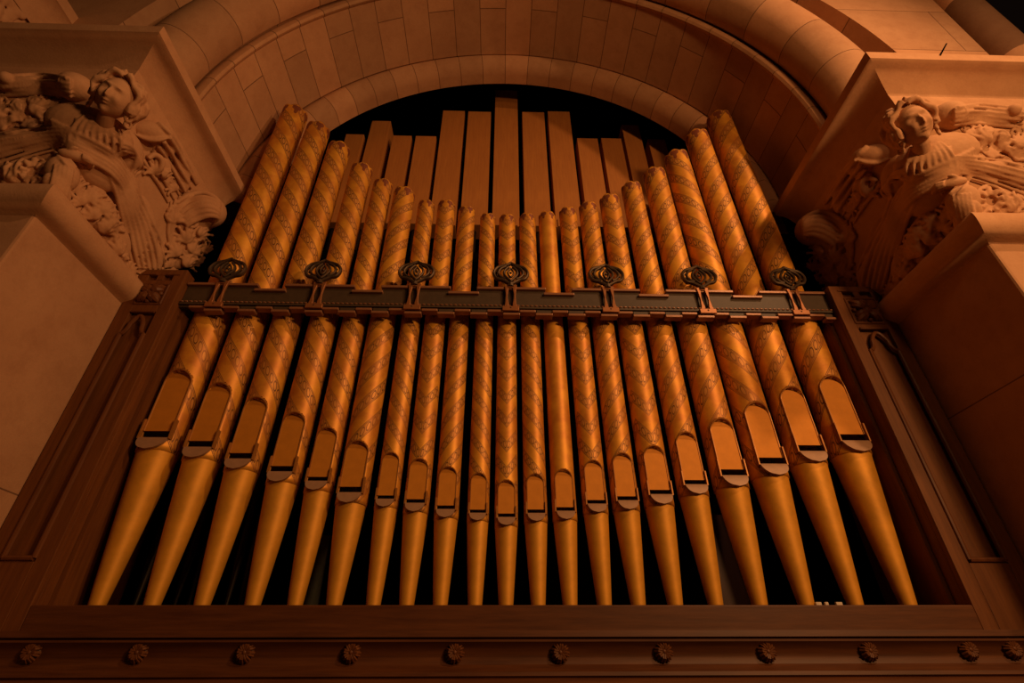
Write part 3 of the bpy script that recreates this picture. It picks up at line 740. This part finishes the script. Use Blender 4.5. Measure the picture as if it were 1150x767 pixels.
def make_pipe(i):
    xa, xb = at(edges[i][0], 400, PY)[0], at(edges[i][1], 400, PY)[0]
    a1, a2 = math.atan2(xa, PY), math.atan2(xb, PY); am = (a1+a2)/2; r = PY/math.cos(am)*math.sin((a2-a1)/2)
    X = (at(footx[i], 678, PY)[0] + at(topx[i], topy[i]+2, PY)[0] + math.tan(am)*PY*2)/4
    yf = PY-.70*r
    zs = at(footx[i], slotc[i], yf)[2]; za = at(footx[i], archt[i], yf)[2]; zt = at(topx[i], topy[i], PY-r*.9)[2]
    hw = .74*r; sh = .20*r if r > .12 else .17*r; flat = math.sqrt(1-.74**2)*r
    z0, z1 = zs-sh, zs+sh
    zc = zs-.85*r                     # where the cylinder meets the foot cone
    if i < 10: lab = 'gilded stencilled organ pipe, %s from the left end of the front row' % NUM[i]
    elif i == 10: lab = 'short gilded organ pipe at the very centre of the front row, diamond stencilling'
    else: lab = 'gilded stencilled organ pipe, %s from the right end of the front row' % NUM[20-i]
    if i == 0: lab = 'tallest gilded organ pipe on the far left end of the front row'
    if i == 20: lab = 'tallest gilded organ pipe on the far right end of the front row'
    root = thing('organ_pipe', lab, 'organ pipe', (X, PY, 1.97), 'gilded display pipes in the front row')
    # angular positions: uniform
    n = 72
    zl = list(np.arange(z0-.35*r, za+.25*r, .075*r)); zl = sorted(set([zc]+[z for z in zl if z > zc+.01]+[z0, z1]))
    zl = [z for k, z in enumerate(zl) if k == 0 or z-zl[k-1] > .004 or z in (z0, z1)]
    top_rows = [za+.25*r+ (zt-1.6*r-za-.25*r)*t for t in np.linspace(0, 1, 14)[1:]]
    zl += top_rows
    P = []
    ca = za-hw                        # centre height of the arch head
    def width(z):
        if z < z0-1e-6: return 0
        if z <= ca: return hw
        if z >= za: return 0
        return math.sqrt(max(0, hw*hw-(z-ca)**2))
    hole = set(); nr = 0
    zrows = zl+[zt-1.2*r, zt-.8*r, zt-.5*r, zt-.3*r, zt-.15*r, zt]
    for z in zrows:
        row = []; wd = width(z)
        for j in range(n+1):
            th = -PI+2*PI*j/n
            x, y = r*math.sin(th), -r*math.cos(th)
            if abs(th) < PI/2 and wd > 0 and abs(x) <= wd and -y > flat:
                y = -flat
            elif z < z0-1e-6 and abs(x) < hw and abs(th) < PI/2:
                y = max(y, -(flat+(r-flat)*max(0, (z0-z)/(.75*r))**.8))
            zz_ = z
            if z > zt-.35*r:          # scalloped crown
                s = (z-(zt-.35*r))/(.35*r); ph = (th/(PI/3)) % 1.0
                lobe = abs(math.sin(PI*ph))**.5; cusp = 1 if abs(ph-.5) < .12 else 0
                zz_ = zt-.35*r+(z-(zt-.35*r))*(.25+.75*(1-abs(2*((ph) % 1)-1)**1.5)) 
            row.append((x, y, zz_-1.97))
        P.append(row)
    def uv(i_, j_): return ((-PI+2*PI*j_/n), (zrows[i_]-zs)/r, (zt-zrows[i_])/r)
    b = MB(); P = np.array(P); nn = n+1; fs = []; us = []
    for a in range(len(P)-1):
        for j in range(n):
            th = -PI+2*PI*(j+.5)/n
            if zrows[a] >= z0-1e-6 and zrows[a+1] <= z1+1e-6 and abs(r*math.sin(th)) < hw and abs(th) < PI/2: continue
            fs.append((a*nn+j, a*nn+j+1, (a+1)*nn+j+1, (a+1)*nn+j)); us.append((uv(a, j), uv(a, j+1), uv(a+1, j+1), uv(a+1, j)))
    b.add(P.reshape(-1, 3), fs, us)
    body = b.build('pipe_body', GILT[styles[i]], root, auto=50, fixn=False)
    md = body.modifiers.new('wall', 'SOLIDIFY'); md.thickness = .006; md.offset = -1
    # flat panel above the mouth with its raised border
    pn = MB(); arcp = [(-hw*.93, z1+.0)]+[(-hw*.93*math.cos(t), ca+hw*.93*math.sin(t)) for t in np.linspace(0, PI, 20)]+[(hw*.93, z1)]
    pn.prism([(p[0], p[1]-1.97) for p in arcp], 'y', -flat-.004, -flat+.010)
    o = pn.build('upper_lip', PANEL, root, auto=30)
    bo = MB(); bo.tube([(x, -math.sqrt(max(r*r-x*x, flat*flat))-.001, z-1.97) for x, z in [(-hw*.97, z1)]+[(-hw*.97*math.cos(t), ca+hw*.97*math.sin(t)) for t in np.linspace(0, PI, 20)]+[(hw*.97, z1)]], .05*r, 6)
    bo.build('mouth_border', EAR, root)
    # foot cone
    fr = MB(); m_ = 40; rows = []
    zf = 1.97; H = z0-.02*r-zf
    for k in range(22):
        t = k/21; z = zf+H*t
        rr = .045+(r-.045)*min(1, (t*1.0)**.93) if r > .05 else r
        if z > zc: rr = r
        row = []
        for j in range(m_):
            th = -PI+2*PI*j/m_; x, y = rr*math.sin(th), -rr*math.cos(th)
            row.append((x, y, z-1.97))
        rows.append(row)
    # flatten the top front where the lower lip sits
    R2 = []
    for row in rows:
        q = []
        for (x, y, z) in row:
            zz_ = z+1.97; d = (z0-zz_)/(.75*r)
            if d < 1 and abs(x) < hw:
                lim = -(flat+(r-flat)*max(0, d)**.8)
                if y < lim: y = lim
            q.append((x, y, z))
        R2.append(q)
    fr.grid(R2, closev=True)
    fr.f.append(tuple(range(m_))); 
    fr.build('pipe_foot', FOOT, root, auto=60)
    # lower lip: rounded tongue
    ll = MB(); L = .72*r; nb = 16; rowsF = []; rowsB = []
    for k in range(9):
        t = k/8; z = z0-L*t; wdt = hw*1.0*math.sqrt(max(0, 1-(t**2.2)*.999)); yy = -(flat+.012+(r-flat)*t**.85*1.0+.012)
        rowsF.append([(wdt*(2*j/nb-1), yy, z-1.97) for j in range(nb+1)]); rowsB.append([(wdt*(2*j/nb-1), yy+.020, z-1.97) for j in range(nb+1)])
    ll.grid(rowsF); ll.grid(rowsB, flip=True)
    edge = [rw[0] for rw in rowsF]+rowsF[-1][1:]+[rw[-1] for rw in rowsF[::-1]][1:]+rowsF[0][::-1][1:]
    edgb = [rw[0] for rw in rowsB]+rowsB[-1][1:]+[rw[-1] for rw in rowsB[::-1]][1:]+rowsB[0][::-1][1:]
    ll.grid([edge, edgb])
    tag(ll.build('lower_lip', LIP, root, auto=40), label='dull brown rounded lower lip')
    # ears
    for sg in (-1, 1):
        e = MB(); xe = sg*(hw+.006); h1 = z1+.62*r; h0 = z0-.06*r; dp = .20*r
        e.prism([(-flat+.02, h0-1.97), (-flat-dp, h0-1.97), (-flat-dp, h1-.05*r-1.97), (-flat-dp*.7, h1-1.97), (-flat+.02, h1-1.97)], 'x', xe-.005, xe+.005)
        e.build('ear', EAR, root, smooth=False)
    # languid closing the mouth inside
    la = MB(); la.prism([(r*.93*math.sin(t), -min(r*.93*math.cos(t), flat*.9)) for t in np.linspace(0, 2*PI, 33)[:-1]], 'z', z0-.04*r-1.97, z0-.01-1.97)
    la.build('languid', BLACK, root, smooth=False)
    return X, r
PX_ = [make_pipe(i) for i in range(21)]

# ------------------------------------------------------------------ square wooden pipes behind
wp = [(388.8,409,150.5),(418,439,135.5),(441.6,462.4,152),(467,490,152.5),(497.7,522,124),(526,551.4,125),(556.5,581,101),(586.4,611,125.5),(615,639.5,124.8),(648,671,155),(675,697.5,155),(697.8,716.8,140),(727.5,746.5,156)]
DY = [4.95]*13
zbot = at(570, 254, 4.95)[2]
words = ['shortest-looking square brown wooden pipe at the left end of the back row', 'tall square wooden pipe, second from left in the back row, its side showing',
 'square wooden pipe, third from left in the back row, top hidden by nothing', 'square wooden pipe, fourth from left in the back row',
 'taller square wooden pipe, fifth from left in the back row', 'square wooden pipe just left of the tallest centre one',
 'tallest square wooden pipe, at the centre of the back row under the arch crown', 'square wooden pipe just right of the tallest centre one',
 'taller square wooden pipe, fifth from right in the back row', 'square wooden pipe, fourth from right in the back row',
 'square wooden pipe, third from right in the back row', 'tall narrow wooden pipe, second from right in the back row',
 'last square wooden pipe at the right end of the back row']
words[2] = 'lower square wooden pipe, third from left in the back row'
for (xa, xb, yt), lab in zip(wp, words):
    Y = 4.95; A, B = at(xa, yt, Y), at(xb, yt, Y); X = (A[0]+B[0])/2; w = (B[0]-A[0])/2; z = A[2]
    t = thing('wooden_pipe', lab, 'organ pipe', (X, Y, zbot-.55), 'square wooden pipes in the back row')
    zb0 = zbot-.55
    b = MB(); b.box(-w, w, 0, .26, .55, z-zb0)
    b.build('pipe_body', PINE, t, smooth=False, bevel=.004)
    MB().box(-w*.86, w*.86, -.018, 0, .55, .70).build('mouth_cap', PINE, t, smooth=False, bevel=.004)
    MB().tube([(0, .13, 0), (0, .13, .56)], [.025, .04], 10).build('pipe_foot', BLACKWOOD, t)
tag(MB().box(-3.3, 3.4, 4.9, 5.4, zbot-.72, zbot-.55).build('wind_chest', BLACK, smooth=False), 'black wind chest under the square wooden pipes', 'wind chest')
for xx in (-3.2, 3.3):
    tag(MB().box(xx-.06, xx+.06, 5.0, 5.12, 0, zbot-.72).build('chest_post', BLACK, smooth=False), 'black post carrying the wind chest at the %s end' % ('left' if xx < 0 else 'right'), 'post')

# dim things seen between the pipe feet
def inner_pipe(px, Y, r, h, mat, lab):
    p = at(px, 672, Y); t = thing('inner_pipe', lab, 'organ pipe', (p[0], Y, 1.97), 'dim pipes inside the case')
    MB().tube([(0, 0, 0), (0, 0, .05), (0, 0, .5), (0, 0, .55)], [r*.3, r*.35, r, r], 14).build('pipe_foot', mat, t)
    MB().tube([(0, 0, .55), (0, 0, h)], [r, r], 14).build('pipe_body', mat, t)
DIM = simple('dull_zinc_pipe', (.05, .035, .02), .5, .4)
for px, Y, r, h, lab in ((154, 4.45, .035, 2.0, 'dim thin pipe behind the gap beside the leftmost gilded foot'), (198, 4.5, .03, 1.8, 'dim thin pipe between the second and third gilded feet'),
                   (214, 4.6, .03, 2.1, 'dim thin pipe just left of the third gilded foot'), (256, 4.5, .03, 1.9, 'dim thin pipe right of the third gilded foot'),
                   (272, 4.55, .045, 2.0, 'dim thin pipe left of the fourth gilded foot')):
    inner_pipe(px, Y, r, h, DIM, lab)
g = at(352, 660, 4.45); b = MB().box(g[0]-.06, g[0]+.06, 4.44, 4.47, 1.97, 2.62)
for z in (2.1, 2.3, 2.5): b.ell((g[0]-.02, 4.44, z), (.008, .004, .008), n=8, k=5)
tag(b.build('guide_board', GREYGREEN, smooth=False), 'grey-green upright board behind the gap after the fifth pipe foot', 'board')
g = at(824, 660, 4.5); tt_ = thing('wind_duct', 'brown wooden wind duct behind the feet on the right', 'wind duct', (g[0], 4.5, 1.97))
MB().box(-.13, .13, 0, .2, 0.03, .85).build('duct', wood('trunk_wood', (.05, .016, .009), (.07, .022, .012)), tt_, smooth=False, bevel=.005)
MB().box(-.15, .15, -.01, .21, 0, .04).build('trunk_foot', BLACKWOOD, tt_, smooth=False)
def scrap(px, Y, s, lab, shape):
    p = at(px, 675, Y); b = MB()
    if shape == 0: b.ell((p[0], Y, 2.03), (s, s, s*.9), n=10, k=8)
    else: b.box(p[0]-s, p[0]+s, Y-.01, Y+.01, 1.96, 2.065); b.box(p[0]-s*.5, p[0]+s*.9, Y-.02, Y, 1.97, 2.045)
    tag(b.build('paper_tag' if shape else 'pale_bead', PALE, bevel=.003), lab, 'tag' if shape else 'bead', 'pale bits on the soundboard')
scrap(660, 3.9, .012, 'left pale bead of the two behind the sill, right of centre', 0)
scrap(667.5, 3.9, .012, 'right pale bead of the two behind the sill, right of centre', 0)
scrap(918, 3.95, .02, 'pale tag left of the gap between the last feet on the right', 1)
scrap(927, 3.95, .012, 'small pale tag, middle of the three by the right feet', 1)
scrap(941, 3.95, .022, 'widest pale tag beside the second-last foot on the right', 1)
# stray cable at the upper right, little spike on the ledge
q0, q1, q2 = at(1118, 27, 2.6), at(1134, 38, 2.7), at(1162, 47, 2.8)
tag(MB().tube(smoothpath([q0, q1, q2], 8), .004, 6).build('cable', simple('grey_cable', (.3, .25, .2), .5)), 'thin loose cable hanging in the dark at the top right corner', 'cable')
p0, p1 = at(1056.5, 61, 2.24), at(1063, 49, 2.24)
tag(MB().tube([p0+np.array([0, .005, 0]), p1], [.008, .006], 6).build('spike', BLACK), 'short black spike on the sunlit ledge of the right capital', 'spike')

# ------------------------------------------------------------------ lights
def look(o, tgt): o.rotation_euler = (Vector(tgt)-o.location).to_track_quat('-Z', 'Y').to_euler()
def area(name, loc, tgt, size, power, col):
    l = bpy.data.lights.new(name, 'AREA'); l.shape = 'DISK'; l.size = size; l.energy = power; l.color = col
    o = bpy.data.objects.new(name, l); COL.objects.link(o); o.location = loc; look(o, tgt); return o
def spot(name, loc, tgt, size, power, col, ang, blend=.6):
    l = bpy.data.lights.new(name, 'SPOT'); l.energy = power; l.color = col; l.spot_size = math.radians(ang); l.spot_blend = blend; l.shadow_soft_size = size
    o = bpy.data.objects.new(name, l); COL.objects.link(o); o.location = loc; look(o, tgt); return o
spot('nave_spotlight', (5.2, -0.8, 8.8), (.8, 3.6, 4.0), .10, 820, (1, .53, .24), 120, 1)
area('added_fill_right', (4.7, -1.8, 4.6), (-.6, 4, 3.6), .7, 200, (1, .50, .19))  # added fill with no seen source, brightens the lower pipes
area('added_fill_high', (3.2, -2.5, 6.0), (-3, 3, 5.5), .7, 60, (1, .47, .19))  # unseen fill added to light the left capital
w = bpy.data.worlds.new('world'); bpy.context.scene.world = w; w.use_nodes = True
w.node_tree.nodes['Background'].inputs[0].default_value = (.003, .0015, .001, 1); w.node_tree.nodes['Background'].inputs[1].default_value = 1

sc = bpy.context.scene
sc.view_settings.view_transform = 'Standard'; sc.view_settings.look = 'None'; sc.view_settings.gamma = 1
sc.view_settings.exposure = 0; sc.view_settings.use_curve_mapping = False
